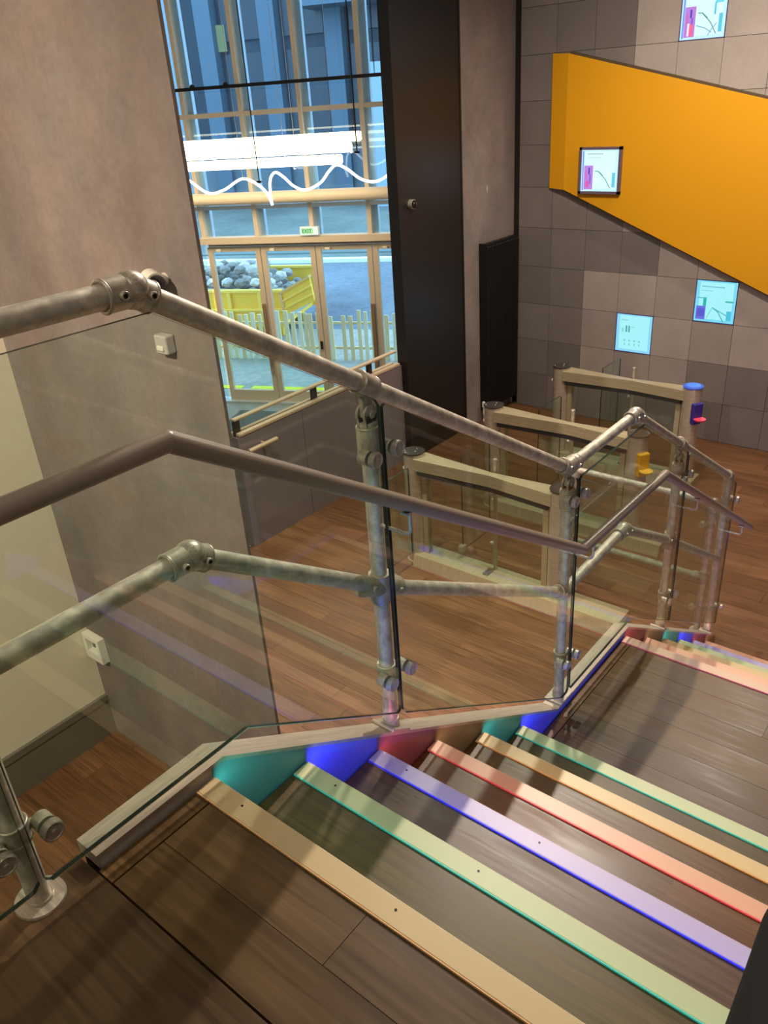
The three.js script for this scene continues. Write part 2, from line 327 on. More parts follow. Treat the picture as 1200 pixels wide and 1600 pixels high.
// stringers: sheet caps and coloured side panels, left and right
const CB = 0.024, CT = 0.036, SL = R / G;                // cap underside above the nosing line, cap top
const zBend = [0.3, -0.035, -0.035 - 6 * G, LZ - 0.035, LZ - 0.035 - 5.72 * G];
const capY = (z) => (z > zBend[1] ? H : z > zBend[2] ? H + (z - zBend[1]) * SL : z > zBend[3] ? 6 * R : 6 * R + (z - zBend[3]) * SL);
for (const side of [0, 1]) {
  const mx = (a, b) => (side ? [W - b, W - a] : [a, b]);
  for (let k = 0; k < 4; k++) {
    const a = zBend[k], b = zBend[k + 1], ya = capY(a + (k ? 0 : -0.0)), yb = capY(b);
    const yA = k === 0 ? H : ya, yB = yb;
    mesh('curb_cap', prismX([[a, yA + CB], [b, yB + CB], [b, yB + CT], [a, yA + CT]], ...mx(-0.075, -0.003)), M.cap, stair);
  }
  // outer sheet
  mesh('outer_sheet', prismX([[zBend[0], H - 0.3], [zBend[0], H + CB], [zBend[1], H + CB], [zBend[2], 6 * R + CB], [zBend[3], 6 * R + CB], [zBend[4], capY(zBend[4]) + CB], [zBend[4], 0], [zBend[4] + 0.5, 0], [zBend[3], 6 * R - 0.3], [zBend[2], 6 * R - 0.3], [zBend[1], H - 0.3]], ...mx(-0.074, -0.07)), M.cap, stair);
  mesh('end_cap', bx(...mx(-0.075, -0.003), H + 0.001, H + CT, zBend[0], zBend[0] + 0.004), M.cap, stair);
  // inner panels with LED tint in their colour, one for each step
  const ins = mx(-0.016, -0.006);
  lips.forEach(([z, y], i) => {
    const zb = i === 0 ? zBend[0] : i === 6 ? -5 * G : lips[i - 1][0];
    const zs = [zb, z].concat(zBend.filter((q) => q < zb && q > z)).sort((p, q) => q - p);
    mesh('side_panel', prismX([...zs.map((q) => [q, capY(q - 1e-6) + CB]), [z, y - 0.02], [zb, y - 0.02]], ...ins), i === 0 ? M.side : TH[[0, 1, 2, 3, 0, 1, 2, 3, 0, 1, 2, 3][i]].panel, stair);
  });
  const last = lips[11][0];
  mesh('side_panel', prismX([[last, capY(last) + CB], [zBend[4], capY(zBend[4]) + CB], [zBend[4], 0.001], [last, 0.001]], ...ins), TH[0].panel, stair);
}
mesh('soffit', prismX([[0.02, H - 0.08 - R], [-4 * G, H - 0.08 - 5 * R], [-5 * G - 0.02, 6 * R - 0.08], [LZ + 0.04, 6 * R - 0.08], [LZ + 0.03, 5 * R - 0.08], [LZ - 3.4 * G, 0.85 * R], [LZ - 3.4 * G, 0.002], [LZ - 3 * G, 0.002], [LZ + 0.25, 6 * R - 0.5], [-5 * G - 0.02, 6 * R - 0.4], [0.28, H - 0.5], [0.28, H - 0.08 - R]], 0.004, W - 0.004), M.darkGap, stair);

// ---------------------------------------------------------------- balustrades
const XP = -0.04, TR = 0.0225;
const POST = { near: 0.416, a: -0.672, b: -1.8, c: -3.02, d: -3.965 };
function balustrade(side, label) {
  const f = side ? (x) => W - x : (x) => x, sg = side ? -1 : 1;
  const b = thing('balustrade', label, 'balustrade');
  const P = (x, y, z) => [f(x), y, z], xp = f(XP);
  const TOP = 3.272, TOP2 = 2.252, endY = 1.33;
  const topPts = [[1.6, TOP], [-0.072, TOP], [-1.79, TOP2 - 0.006], [-2.41, TOP2], [POST.d, endY]];
  const midPts = [[1.6, 2.72], [-0.082, 2.72], [POST.a, 2.322], [-1.8, 1.678], [-2.385, 1.7], [POST.c, 1.335], [POST.d, 0.738]];
  const at = (pts, z) => { for (let i = 0; i < pts.length - 1; i++) if (z <= pts[i][0] && z >= pts[i + 1][0]) return pts[i][1] + (pts[i + 1][1] - pts[i][1]) * (pts[i][0] - z) / (pts[i][0] - pts[i + 1][0]); };
  const dir = (p, q) => V(0, q[1] - p[1], q[0] - p[0]).normalize();
  function rail(name, pts) { for (let i = 0; i < pts.length - 1; i++) mesh(name, cyl([xp, pts[i][1], pts[i][0]], [xp, pts[i + 1][1], pts[i + 1][0]], TR, TR, 24), M.galv, b); }
  rail('top_rail', topPts); rail('mid_rail', midPts);
  // elbow fittings
  function elbow(pts, i, la = 0.058, lb = 0.04) {
    const p = pts[i], da = dir(p, pts[i - 1]), db = dir(p, pts[i + 1]), c = V(xp, p[1], p[0]);
    const e = (d, l) => c.clone().addScaledVector(d, l).toArray();
    const g = mesh('elbow_fitting', [ball(c.toArray(), 0.0345), cyl(c.toArray(), e(da, la), 0.0305, 0.0305, 24), cyl(c.toArray(), e(db, lb), 0.0305, 0.0305, 24), ring(e(da, la), da.toArray(), 0.028, 0.004), ring(e(db, lb), db.toArray(), 0.028, 0.004)], M.fitting, b);
    for (const [d, l] of [[da, la * 0.62], [db, lb * 0.62]]) {
      const q = c.clone().addScaledVector(d, l).add(V(sg * 0.03, 0, 0)), q2 = q.clone().add(V(sg * 0.007, 0.0, 0));
      const s = mesh('set_screw', [cyl(q.toArray(), q2.toArray(), 0.0085, 0.0085, 14), ring(q2.toArray(), [1, 0, 0], 0.0065, 0.002)], M.fitting, g);
      const k = mesh('set_screw', cyl(q2.toArray(), q2.clone().add(V(sg * 0.0012, 0, 0)).toArray(), 0.0045, 0.0045, 6), M.screw, g);
    }
  }
  elbow(topPts, 1); elbow(topPts, 2, 0.055, 0.07); elbow(topPts, 3); elbow(midPts, 1); elbow(midPts, 3, 0.05, 0.05); elbow(midPts, 4);
  // collars where the middle rail meets a post
  for (const z of [POST.a, POST.c]) {
    const y = at(midPts, z + 0.0001), g = mesh('tee_fitting', [cyl([xp, y - 0.045, z], [xp, y + 0.045, z], 0.031, 0.031, 24), cyl([xp, y + 0.06 * SL, z + 0.075], [xp, y - 0.06 * SL, z - 0.075], 0.0295, 0.0295, 24)], M.fitting, b);
    for (const dz of [-0.055, 0.055]) mesh('set_screw', cyl([xp + sg * 0.028, y - dz * -SL * 0.9, z + dz], [xp + sg * 0.037, y + dz * SL * 0.9, z + dz], 0.0085, 0.0085, 14), M.fitting, g);
  }
  // posts
  const bases = { near: H, a: capY(POST.a) + CT, b: 6 * R + CT, c: capY(POST.c) + CT, d: capY(POST.d) + CT };
  const tops = { near: TOP, a: at(topPts, POST.a) - 0.02, b: TOP2 - 0.02, c: at(topPts, POST.c) - 0.02, d: endY };
  const clampY = { near: [H + 0.19, 3.06], a: [bases.a + 0.225, 2.74], b: [bases.b + 0.23, 2.13], c: [bases.c + 0.225, 1.72], d: [bases.d + 0.2, 1.16] };
  const joint = { near: [0.045, 0.05], a: [0.045, 0.045], b: [0.045, 0.045], c: [0.045, 0.045], d: [0.05, 0] };
  for (const k of ['near', 'a', 'b', 'c', 'd']) {
    const z = POST[k], y0 = bases[k], y1 = tops[k], swivel = k === 'a' || k === 'c' || k === 'b';
    const post = mesh('post', cyl([xp, y0 + 0.009, z], [xp, swivel ? y1 - 0.075 : y1, z], TR, TR, 24), M.galv, b);
    // foot
    if (k === 'near') mesh('base_flange', [cyl([xp, y0 + 0.0005, z], [xp, y0 + 0.006, z], 0.05, 0.049, 36), cyl([xp, y0 + 0.006, z], [xp, y0 + 0.012, z], 0.027, 0.026, 24)], M.fitting, post);
    else {
      const sl = k === 'b' ? 0 : SL, g = new RoundedBoxGeometry(0.085, 0.01, 0.1, 2, 0.003);
      g.rotateX(-Math.atan(sl)); g.translate(xp, y0 + 0.0068, z);
      const cup = cyl([xp, y0 + 0.009, z], [xp, y0 + 0.04, z], 0.0275, 0.025, 24);
      for (const q of [cup, post.geometry]) { const p = q.attributes.position; for (let i = 0; i < p.count; i++) if (p.getY(i) < y0 + 0.015) p.setY(i, p.getY(i) + sl * (p.getZ(i) - z)); }
      mesh('base_plate', [g, cup], M.fitting, post);
    }
    // swivel head under the top rail
    if (swivel) {
      const ty = y1 + 0.02, d = k === 'b' ? V(0, 0, 1) : V(0, SL, 1).normalize(), lug = (x) => cyl([x - 0.0035, y1 - 0.055, z], [x + 0.0035, y1 - 0.055, z], 0.026, 0.026, 24);
      mesh('swivel_head', [
        cyl([xp, y1 - 0.16, z], [xp, y1 - 0.088, z], 0.0305, 0.0305, 24), ring([xp, y1 - 0.09, z], [0, 1, 0], 0.027, 0.0045), ring([xp, y1 - 0.16, z], [0, 1, 0], 0.027, 0.0045),
        lug(xp - 0.012), lug(xp + 0.012), bx(xp - 0.0155, xp - 0.0085, y1 - 0.09, y1 - 0.055, z - 0.022, z + 0.022), bx(xp + 0.0085, xp + 0.0155, y1 - 0.09, y1 - 0.055, z - 0.022, z + 0.022),
        bx(xp - 0.006, xp + 0.006, y1 - 0.06, y1 - 0.01, z - 0.018, z + 0.018),
        cyl([xp, ty - d.y * 0.028, z - d.z * 0.028], [xp, ty + d.y * 0.028, z + d.z * 0.028], 0.031, 0.031, 24), ring([xp, ty - d.y * 0.028, z - d.z * 0.028], d.toArray(), 0.0285, 0.004), ring([xp, ty + d.y * 0.028, z + d.z * 0.028], d.toArray(), 0.0285, 0.004)], M.fitting, post);
      mesh('swivel_bolt', cyl([xp - sg * 0.02, y1 - 0.055, z], [xp + sg * 0.021, y1 - 0.055, z], 0.0095, 0.0095, 6), M.fitting, post);
    }
    // glass clamps
    for (const y of clampY[k]) {
      mesh('clamp_collar', [cyl([xp, y - 0.02, z], [xp, y + 0.02, z], 0.0285, 0.0285, 24), ring([xp, y + 0.02, z], [0, 1, 0], 0.0262, 0.0035), ring([xp, y - 0.02, z], [0, 1, 0], 0.0262, 0.0035)], M.fitting, post);
      for (const s of [-1, 1]) {
        const off = joint[k][s < 0 ? 0 : 1]; if (!off) continue;
        const zc = z + s * off;
        mesh('glass_clamp', [cyl([xp, y, z + s * 0.018], [f(-0.026), y, zc], 0.009, 0.009, 12), cyl([f(-0.028), y, zc], [f(-0.001), y, zc], 0.0195, 0.0195, 24), cyl([f(0.0105), y, zc], [f(0.024), y, zc], 0.0225, 0.0215, 28), ring([f(0.0235), y, zc], [1, 0, 0], 0.0185, 0.0025), cyl([f(0.024), y, zc], [f(0.0262), y, zc], 0.006, 0.0055, 6)], M.fitting, post);
      }
    }
  }
  // end elbow of the top rail into the last post
  mesh('end_elbow', [ball([xp, endY, POST.d], 0.0305), cyl([xp, endY, POST.d], [xp, endY - 0.075, POST.d], 0.0305, 0.0305, 24), cyl([xp, endY, POST.d], [xp, endY + 0.05 * SL, POST.d + 0.05], 0.0305, 0.0305, 24)], M.fitting, b);
  // glass panels, bent to follow landing and flight; bottom and top lines in (z, y)
  const botY = (z) => capY(z + 0.06) + 0.073 + (z < -0.1 && z > zBend[2] ? 0 : 0);
  const bp = [[1.55, H + 0.074], [-0.11, H + 0.074], [-1.74, 6 * R + 0.095], [-2.45, 6 * R + 0.095], [POST.d, capY(POST.d) + 0.13]];
  const tp = topPts.map(([z, y]) => [z, y - 0.035]);
  function panel(z0, z1) {
    const low = bp.filter(([z]) => z < z0 - 0.02 && z > z1 + 0.02), up = tp.filter(([z]) => z < z0 - 0.02 && z > z1 + 0.02).reverse();
    const c = 0.012, pts = [[z0, at(bp, z0) + c], [z0 - c, at(bp, z0 - c)], ...low, [z1 + c, at(bp, z1 + c)], [z1, at(bp, z1) + c], [z1, at(tp, z1) - c], [z1 + c, at(tp, z1 + c)], ...up, [z0 - c, at(tp, z0 - c)], [z0, at(tp, z0) - c]];
    mesh('glass_panel', prismX(pts, side ? W - 0.01 : 0, side ? W : 0.01), [M.glass, M.glassEdge], b);
    // cream strip on the lower edge, its caught light put into the colour
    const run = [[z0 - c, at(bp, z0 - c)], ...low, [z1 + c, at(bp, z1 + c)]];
    mesh('edge_glint', prismX([...run.map(([z, y]) => [z, y - 0.0004]), ...run.slice().reverse().map(([z, y]) => [z, y - 0.0028])], side ? W - 0.0095 : 0.0005, side ? W - 0.0005 : 0.0095), M.glassGlint, b);
  }
  panel(1.5, POST.near + 0.006); panel(POST.near - 0.006, POST.a + 0.006); panel(POST.a - 0.006, POST.b + 0.006); panel(POST.b - 0.006, POST.c + 0.006); panel(POST.c - 0.006, POST.d + 0.0);
  // hand rail on hooked brackets
  const hp = [[1.6, 3.033], [-0.004, 3.033], [-1.705, 1.967], [-2.51, 1.958], [-4.17, 0.912]], xh = f(0.08);
  mesh('handrail', hp.slice(0, -1).flatMap((p, i) => [cyl([xh, p[1], p[0]], [xh, hp[i + 1][1], hp[i + 1][0]], 0.0205, 0.0205, 28), ball([xh, hp[i + 1][1], hp[i + 1][0]], 0.0205)]), M.handrail, b);
  for (const z of [POST.near, POST.a, POST.b, POST.c, POST.d]) {
    const y = at(hp, z) - 0.018, yb = y - 0.072;
    mesh('handrail_bracket', [pipe([[xp, yb, z], [f(0.03), yb, z], [f(0.066), yb, z], [f(0.08), yb + 0.014, z], [f(0.08), yb + 0.04, z], [f(0.08), y, z]], 0.0052, 40)], M.fitting, b);
    mesh('bracket_saddle', bx(xh - 0.012, xh + 0.012, y - 0.003, y + 0.003, z - 0.025, z + 0.025), M.fitting, b);
  }
  return b;
}
balustrade(0, 'galvanised tube and glass balustrade with a grey handrail beside the concrete wall');
balustrade(1, 'galvanised tube and glass balustrade on the other side of the stair');

// ---------------------------------------------------------------- barrier at the foot of the stair
{
  const b = thing('barrier', 'short galvanised tube barrier standing at the foot of the stair', 'barrier', [-0.163, 0, -4.163]), x1 = -0.99;
  for (const x of [0, x1]) {
    const p = mesh('post', cyl([x, 0.004, 0], [x, 1.03, 0], 0.0215, 0.0215, 20), M.galv, b);
    mesh('base_flange', cyl([x, 0, 0], [x, 0.008, 0], 0.05, 0.05, 28), M.fitting, p);
    mesh('tee_fitting', [cyl([x, 0.41, 0], [x, 0.49, 0], 0.029, 0.029), ball([x, 1.03, 0], 0.03), cyl([x, 0.95, 0], [x, 1.03, 0], 0.029, 0.029)], M.fitting, p);
    for (const y of [0.86, 0.2]) mesh('glass_clamp', [cyl([x, y - 0.018, 0], [x, y + 0.018, 0], 0.0275, 0.0275), cyl([x, y, 0], [x + (x ? 0.05 : -0.05), y, 0.03], 0.008), cyl([x + (x ? 0.05 : -0.05), y, 0.005], [x + (x ? 0.05 : -0.05), y, 0.04], 0.02, 0.02)], M.fitting, p);
  }
  mesh('top_rail', cyl([0, 1.03, 0], [x1, 1.03, 0], 0.0215, 0.0215, 20), M.galv, b);
  mesh('lower_rail', [cyl([0, 0.45, 0], [x1, 0.45, 0], 0.0215, 0.0215, 20), cyl([-0.03, 0.45, 0], [-0.075, 0.45, 0], 0.029, 0.029)], M.galv, b);
  mesh('glass_panel', prismZ([[-0.03, 0.12], [-0.03, 0.98], [x1 + 0.03, 0.98], [x1 + 0.03, 0.12]], 0.022, 0.03), [M.glass, M.glassEdge], b);
}

// ---------------------------------------------------------------- entry gates
function gate(z, xf, xn, label, reader, capColour, ext) {
  const g = thing('entry_gate', label, 'gate', [0, 0, z], 'steel entry gates');
  const HT = 1.0, RC = 0.085;
  for (const [x, near] of [[xf, 0], [xn, 1]]) {
    const c = mesh('pillar', cyl([x, 0, 0], [x, HT - 0.012, 0], RC, RC, 36), M.steel, g);
    mesh('pillar_cap', [cyl([x, HT - 0.012, 0], [x, HT, 0], RC + 0.004, RC + 0.004, 36), cyl([x, HT, 0], [x, HT + 0.006, 0], RC + 0.001, RC - 0.02, 36)], near && capColour ? std({ color: capColour, roughness: 0.2, emissive: capColour, emissiveIntensity: 0.15 }) : std({ color: '#3b3735', roughness: 0.25 }), c);
    mesh('foot_ring', cyl([x, 0, 0], [x, 0.015, 0], RC + 0.012, RC + 0.012, 36), M.steelFlat, c);
    if (!near) for (const [dx, dz] of [[0.03, 0.02], [0.01, -0.03], [-0.05, 0.05]]) mesh('cap_stud', ball([x + dx, HT + 0.006, dz], 0.006), M.steelFlat, c);
    if (!near) mesh('side_button', ball([x - RC, HT - 0.16, 0.02], 0.018, 0.8, 1, 1), M.plasticWhite, c);
    if (near && reader) {
      const rm = std({ color: reader[0], roughness: 0.35 });
      const a = 0.6, cx = x + Math.cos(a) * (RC + 0.002), cz = Math.sin(a) * (RC + 0.002);
      const bxg = new RoundedBoxGeometry(0.05, 0.2, 0.1, 3, 0.012); bxg.rotateY(-a); bxg.translate(cx, HT - 0.24, cz);
      mesh('card_reader', bxg, rm, c);
      const sh = new THREE.CylinderGeometry(0.055, 0.05, 0.014, 28); sh.translate(cx + Math.cos(a) * 0.055, HT - 0.28, cz + Math.sin(a) * 0.055);
      mesh('reader_tray', sh, std({ color: reader[1], roughness: 0.35 }), c);
    }
  }
  // bow tie shaped top beam in two halves, plinth and uprights
  const xm = xf + (xn - xf) * 0.55, y0 = HT - 0.13, y1 = HT - 0.035;
  mesh('top_beam', prismY([[xf + 0.05, 0.085], [xm, 0.03], [xm, -0.03], [xf + 0.05, -0.085]], y0, y1), M.steelFlat, g);
  mesh('top_beam', prismY([[xm, 0.03], [xn - 0.05, 0.075], [xn - 0.05, -0.075], [xm, -0.03]], y0, y1), M.steelFlat, g);
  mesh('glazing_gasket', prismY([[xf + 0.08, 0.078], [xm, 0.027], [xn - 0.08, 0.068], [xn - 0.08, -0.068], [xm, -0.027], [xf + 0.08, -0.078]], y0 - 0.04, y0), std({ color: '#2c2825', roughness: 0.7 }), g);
  mesh('plinth', prismX([[0.13, 0], [0.105, 0.1], [-0.105, 0.1], [-0.13, 0]], xf + 0.03, xn + ext), M.steelFlat, g);
  mesh('upright', bx(xf + RC, xf + RC + 0.045, 0.1, y0, -0.03, 0.03), M.steelFlat, g); mesh('upright', bx(xn - RC - 0.045, xn - RC, 0.1, y0, -0.03, 0.03), M.steelFlat, g);
  mesh('infill_glass', bx(xf + RC + 0.045, xn - RC - 0.045, 0.1, y0 - 0.04, -0.004, 0.004), M.glass, g);
  // swing post with its clamps and the glass wing across the passage
  const pv = mesh('swing_post', [cyl([xm, 0.1, -0.062], [xm, HT + 0.06, -0.062], 0.016, 0.016, 20)], M.steel, g);
  mesh('post_cap', cyl([xm, HT + 0.06, -0.062], [xm, HT + 0.068, -0.062], 0.018, 0.014, 20), M.steel, pv);
  for (const y of [0.76, 0.32]) mesh('wing_clamp', [cyl([xm - 0.045, y, -0.075], [xm, y, -0.062], 0.011, 0.011, 12), ball([xm - 0.045, y, -0.078], 0.018)], M.steel, pv);
  const xw = xf + (xn - xf) * 0.3;
  mesh('glass_wing', prismX([[-0.09, 0.16], [-0.5, 0.16], [-0.5, 0.98], [-0.47, 1.0], [-0.09, 1.0]], xw - 0.005, xw + 0.005), [M.glass, M.glassEdge], g);
  mesh('wing_hinge', [bx(xw - 0.02, xw + 0.02, y0 + 0.01, y0 + 0.06, -0.11, -0.06), bx(xw - 0.02, xw + 0.02, 0.16, 0.21, -0.11, -0.05)], M.steel, g);
  if (!reader) { mesh('glass_wing', prismX([[0.09, 0.1], [0.42, 0.1], [0.42, 0.86], [0.4, 0.88], [0.09, 0.88]], xf - 0.005, xf + 0.005), [M.glass, M.glassEdge], g); mesh('wing_foot', [cyl([xf, 0, 0.36], [xf, 0.1, 0.36], 0.012), cyl([xf, 0, 0.36], [xf, 0.01, 0.36], 0.04, 0.04)], M.steelFlat, g); }
  mesh('stop_plate', rbx(0.05, 0.012, 0.1, 0.003, xm - 0.02, 0.106, 0.01), std({ color: '#6b6054', metalness: 0.6, roughness: 0.4 }), g);
  return g;
}
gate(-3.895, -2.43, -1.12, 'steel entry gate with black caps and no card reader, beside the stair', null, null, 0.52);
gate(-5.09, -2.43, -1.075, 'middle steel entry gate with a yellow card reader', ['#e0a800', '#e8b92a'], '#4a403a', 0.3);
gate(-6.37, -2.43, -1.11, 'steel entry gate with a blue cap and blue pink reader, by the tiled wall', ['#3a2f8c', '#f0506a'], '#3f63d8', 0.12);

// ---------------------------------------------------------------- radiator
{
  const rad = thing('radiator', 'tall black column radiator on the concrete wall', 'radiator', [-3.718, 0.1, -7.19]);
  for (let k = 0; k < 15; k++) mesh('column', rbx(0.075, 1.86, 0.03, 0.012, 0.075, 0.97, -0.31 + k * 0.0443), M.blackMetal, rad);
  mesh('header', [rbx(0.06, 0.05, 0.66, 0.012, 0.06, 1.9, 0), rbx(0.06, 0.05, 0.66, 0.012, 0.06, 0.06, 0)], M.blackMetal, rad);
  mesh('side_cover', rbx(0.1, 1.9, 0.012, 0.004, 0.055, 0.98, 0.337), M.blackMetal, rad);
  mesh('bracket', [bx(0, 0.04, 0.3, 0.34, -0.2, -0.16), bx(0, 0.04, 1.6, 1.64, -0.2, -0.16), bx(0, 0.04, 0.3, 0.34, 0.2, 0.24), bx(0, 0.04, 1.6, 1.64, 0.2, 0.24)], M.blackMetal, rad);
  mesh('valve', [rbx(0.035, 0.075, 0.035, 0.012, 0.07, 0.12, 0.375), cyl([0.07, 0.0, 0.37], [0.07, 0.09, 0.37], 0.012)], M.plasticWhite, rad);
  mesh('valve_pipe', [cyl([0.07, -0.1, 0.37], [0.07, 0.0, 0.37], 0.009), cyl([0.07, 0.06, 0.36], [0.07, 0.06, 0.3], 0.012)], M.steel, rad);
}

// ---------------------------------------------------------------- tall dark panel, parapet
{
  const p = thing('tall_panel', 'tall dark brown panel between the window and the concrete wall', 'panel', [-3.72, 0, -6.03]);
  mesh('leaf', bx(-0.12, 0, 0.0, 5.98, -0.53, 0.53), M.darkPanel, p);
  mesh('edge_strip', bx(-0.12, 0.006, 0.0, 5.98, -0.53, -0.505), M.black, p);
}
function dome(pos, rot, label, base, neck) {
  const t = thing('dome_fixture', label, 'fixture', pos, 'round wall fixtures');
  t.rotation.y = rot;
  mesh('collar', [cyl([0, 0, 0], [0, 0, 0.04], 0.045, 0.043, 28), ring([0, 0, 0.04], [0, 0, 1], 0.04, 0.004)], base, t);
  if (neck) mesh('neck', cyl([0, 0, -0.045], [0, 0, 0], 0.016, 0.016, 16), base, t);
  mesh('dome', ball([0, 0, 0.045], 0.036, 1, 1, 0.9), phy({ color: '#1c1816', roughness: 0.12, clearcoat: 1 }), t);
}
dome([-3.72, 2.585, -5.68], Math.PI / 2, 'small round dark dome fixed on the tall dark panel', M.fitting);
{
  const t = thing('dome_fixture', 'small round dark dome on a pale collar on the concrete wall', 'fixture', [-1.372, 2.985, -1.1], 'round wall fixtures');
  mesh('bracket', cyl([0, 0, 0], [0.002, 0, 0.06], 0.022, 0.02, 20), M.plasticWhite, t);
  mesh('collar', cyl([-0.022, 0.004, 0.055], [0.032, -0.006, 0.066], 0.043, 0.043, 28), M.plasticWhite, t);
  mesh('dome', ball([0.036, -0.007, 0.067], 0.037), phy({ color: '#1c1816', roughness: 0.12, clearcoat: 1 }), t);
}
{
  const t = thing('sensor_box', 'small pale square box fixed high on the concrete wall', 'fixture', [-1.42, 2.735, -1.1]);
  mesh('casing', rbx(0.075, 0.075, 0.045, 0.008, 0, 0, 0.0225), M.plaster, t); mesh('lens', rbx(0.04, 0.02, 0.01, 0.004, 0, -0.012, 0.047), M.plasticWhite, t);
  const s = thing('wall_switch', 'white box with a dark recess low on the concrete wall by the corner', 'switch', [-2.715, 0.715, -1.1]);
  mesh('plate', [bx(-0.085, 0.085, -0.085, -0.03, 0, 0.045), bx(-0.085, 0.085, 0.06, 0.085, 0, 0.045), bx(-0.085, -0.055, -0.03, 0.06, 0, 0.045), bx(0.055, 0.085, -0.03, 0.06, 0, 0.045)], M.plasticWhite, s);
  mesh('recess', bx(-0.055, 0.055, -0.03, 0.06, 0, 0.008), std({ color: '#5a5046', roughness: 0.7 }), s);
  mesh('tab', rbx(0.05, 0.02, 0.02, 0.004, 0.02, -0.015, 0.018), M.plasticWhite, s);
}
{
  const w = thing('parapet', 'low dark parapet wall along the lobby ramp below the window', 'parapet', [-3.79, 0, 0]);
  const zs = [-3.27, -4.02, -4.77, -5.5];
  for (let k = 0; k < 3; k++) mesh('panel', bx(-0.02, 0.0, 0.0, 1.05, zs[k + 1] + 0.003, zs[k] - 0.003), M.darkWall, w);
  mesh('core', bx(-0.12, -0.021, 0, 1.045, -5.5, -3.272), M.black, w);
  mesh('end_panel', bx(-0.12, 0.0, 0, 1.05, -3.272, -3.25), M.darkWall, w);
  mesh('coping', [rbx(0.05, 0.03, 2.2, 0.008, -0.02, 1.068, -4.37), rbx(0.04, 0.03, 2.2, 0.008, -0.1, 1.062, -4.37)], M.beige, w);
  const r = thing('lobby_rail', 'thin beige handrail on dark stanchions above the low dark parapet', 'handrail', [-3.85, 0, 0]);
  for (const z of [-3.3, -4.25, -5.05]) mesh('stanchion', rbx(0.022, 0.13, 0.075, 0.006, 0.003, 1.1185, z), M.darkPanel, r);
  mesh('rail', rbx(0.05, 0.024, 2.2, 0.01, 0, 1.195, -4.37), M.beige, r);
  const s = thing('grab_rail', 'short beige grab rail stub on the face of the dark parapet', 'handrail', [-3.79, 0.93, -3.5]);
  mesh('tube', [cyl([0.06, 0, 0.2], [0.06, 0, -0.12], 0.02), ball([0.06, 0, -0.12], 0.02)], M.beige, s); mesh('bracket', cyl([0, 0, 0], [0.06, 0, 0], 0.012), M.beige, s);
}

// ---------------------------------------------------------------- glazed wall and doors
const WA = THREE.MathUtils.degToRad(24), WP = [-7.019, 0, -5.842];
function inWindow(o) { o.position.set(...WP); o.rotation.y = WA; return o; }
const MS = [-1.41, -0.705, 0, 0.705, 1.41, 2.115, 2.82, 3.5];
{
  const w = inWindow(struct('window_1', 'tall glazed wall with beige mullions beyond the stair', 'window'));
  for (const s of MS) {
    mesh('mullion', bx(s - 0.03, s + 0.02, 2.1, 6, -0.03, 0.06), M.mullion, w);
    mesh('mullion_cover', bx(s + 0.02, s + 0.085, 2.1, 6, -0.09, -0.02), M.alu, w);
  }
  for (const [y, h, m] of [[3.43, 0.05, M.mullion], [2.44, 0.045, M.alu], [4.9, 0.05, M.mullion]]) mesh('transom', bx(-1.45, 3.52, y - h / 2, y + h / 2, -0.02, 0.05), m, w);
  for (let k = 0; k < MS.length - 1; k++) for (const [a, b] of [[2.115, 2.418], [2.463, 3.405], [3.455, 4.875], [4.925, 6]]) mesh('pane', bx(MS[k] + 0.035, MS[k + 1] - 0.035, a, b, -0.004, 0.004), M.window, w);
  mesh('side_pane', bx(-1.375, -0.74, 0.02, 2.1, -0.004, 0.004), M.window, w); mesh('side_pane', bx(-0.67, -0.04, 0.02, 2.1, -0.004, 0.004), M.window, w); mesh('side_pane', bx(2.86, 3.5, 0.02, 2.1, -0.004, 0.004), M.window, w);
  for (const s of [-1.41, -0.705]) mesh('mullion', bx(s - 0.035, s + 0.035, 0, 2.1, -0.03, 0.06), M.mullion, w);
  mesh('sill', bx(-1.45, 3.52, -0.02, 0.02, -0.08, 0.1), M.alu, w);
  mesh('header_beam', bx(-0.04, 3.5, 2.03, 2.105, -0.03, 0.1), M.mullion, w);
  mesh('header_rebate', bx(0.0, 3.5, 1.987, 2.03, -0.03, -0.02), M.mullion, w);
}
for (let k = 0; k < 4; k++) {
  const s0 = k * 0.705, d = inWindow(struct('door_' + (k + 1), ['glass door leaf showing the yellow skip, beside the outermost mullion', 'glass door leaf showing the tilted yellow skip side, left of the exit sign', 'glass door leaf right of the exit sign with a dark latch', 'glass door leaf beside the tall dark panel'][k], 'door'));
  const a = s0 + 0.006, b = s0 + 0.699;
  for (const [x0, x1] of [[a, a + 0.062], [b - 0.062, b]]) mesh('stile', bx(x0, x1, 0.01, 1.985, -0.02, 0.03), M.mullion, d);
  mesh('bottom_rail', bx(a + 0.062, b - 0.062, 0.01, 0.16, -0.018, 0.028), M.mullion, d);
  mesh('top_rail', bx(a + 0.062, b - 0.062, 1.93, 1.985, -0.018, 0.028), M.mullion, d);
  mesh('pane', bx(a + 0.062, b - 0.062, 0.16, 1.93, -0.003, 0.003), M.window, d);
  if (k % 2 === 0) mesh('pull_handle', [rbx(0.05, 0.9, 0.02, 0.006, b - 0.033, 0.85, 0.045)], std({ color: '#8f7358', roughness: 0.4 }), d);
  if (k === 1) mesh('latch', rbx(0.03, 0.1, 0.02, 0.004, b - 0.03, 0.78, 0.04), M.black, d);
  mesh('door_closer', rbx(0.06, 0.03, 0.05, 0.006, a + 0.16, 1.95, 0.05), M.plasticWhite, d);
}
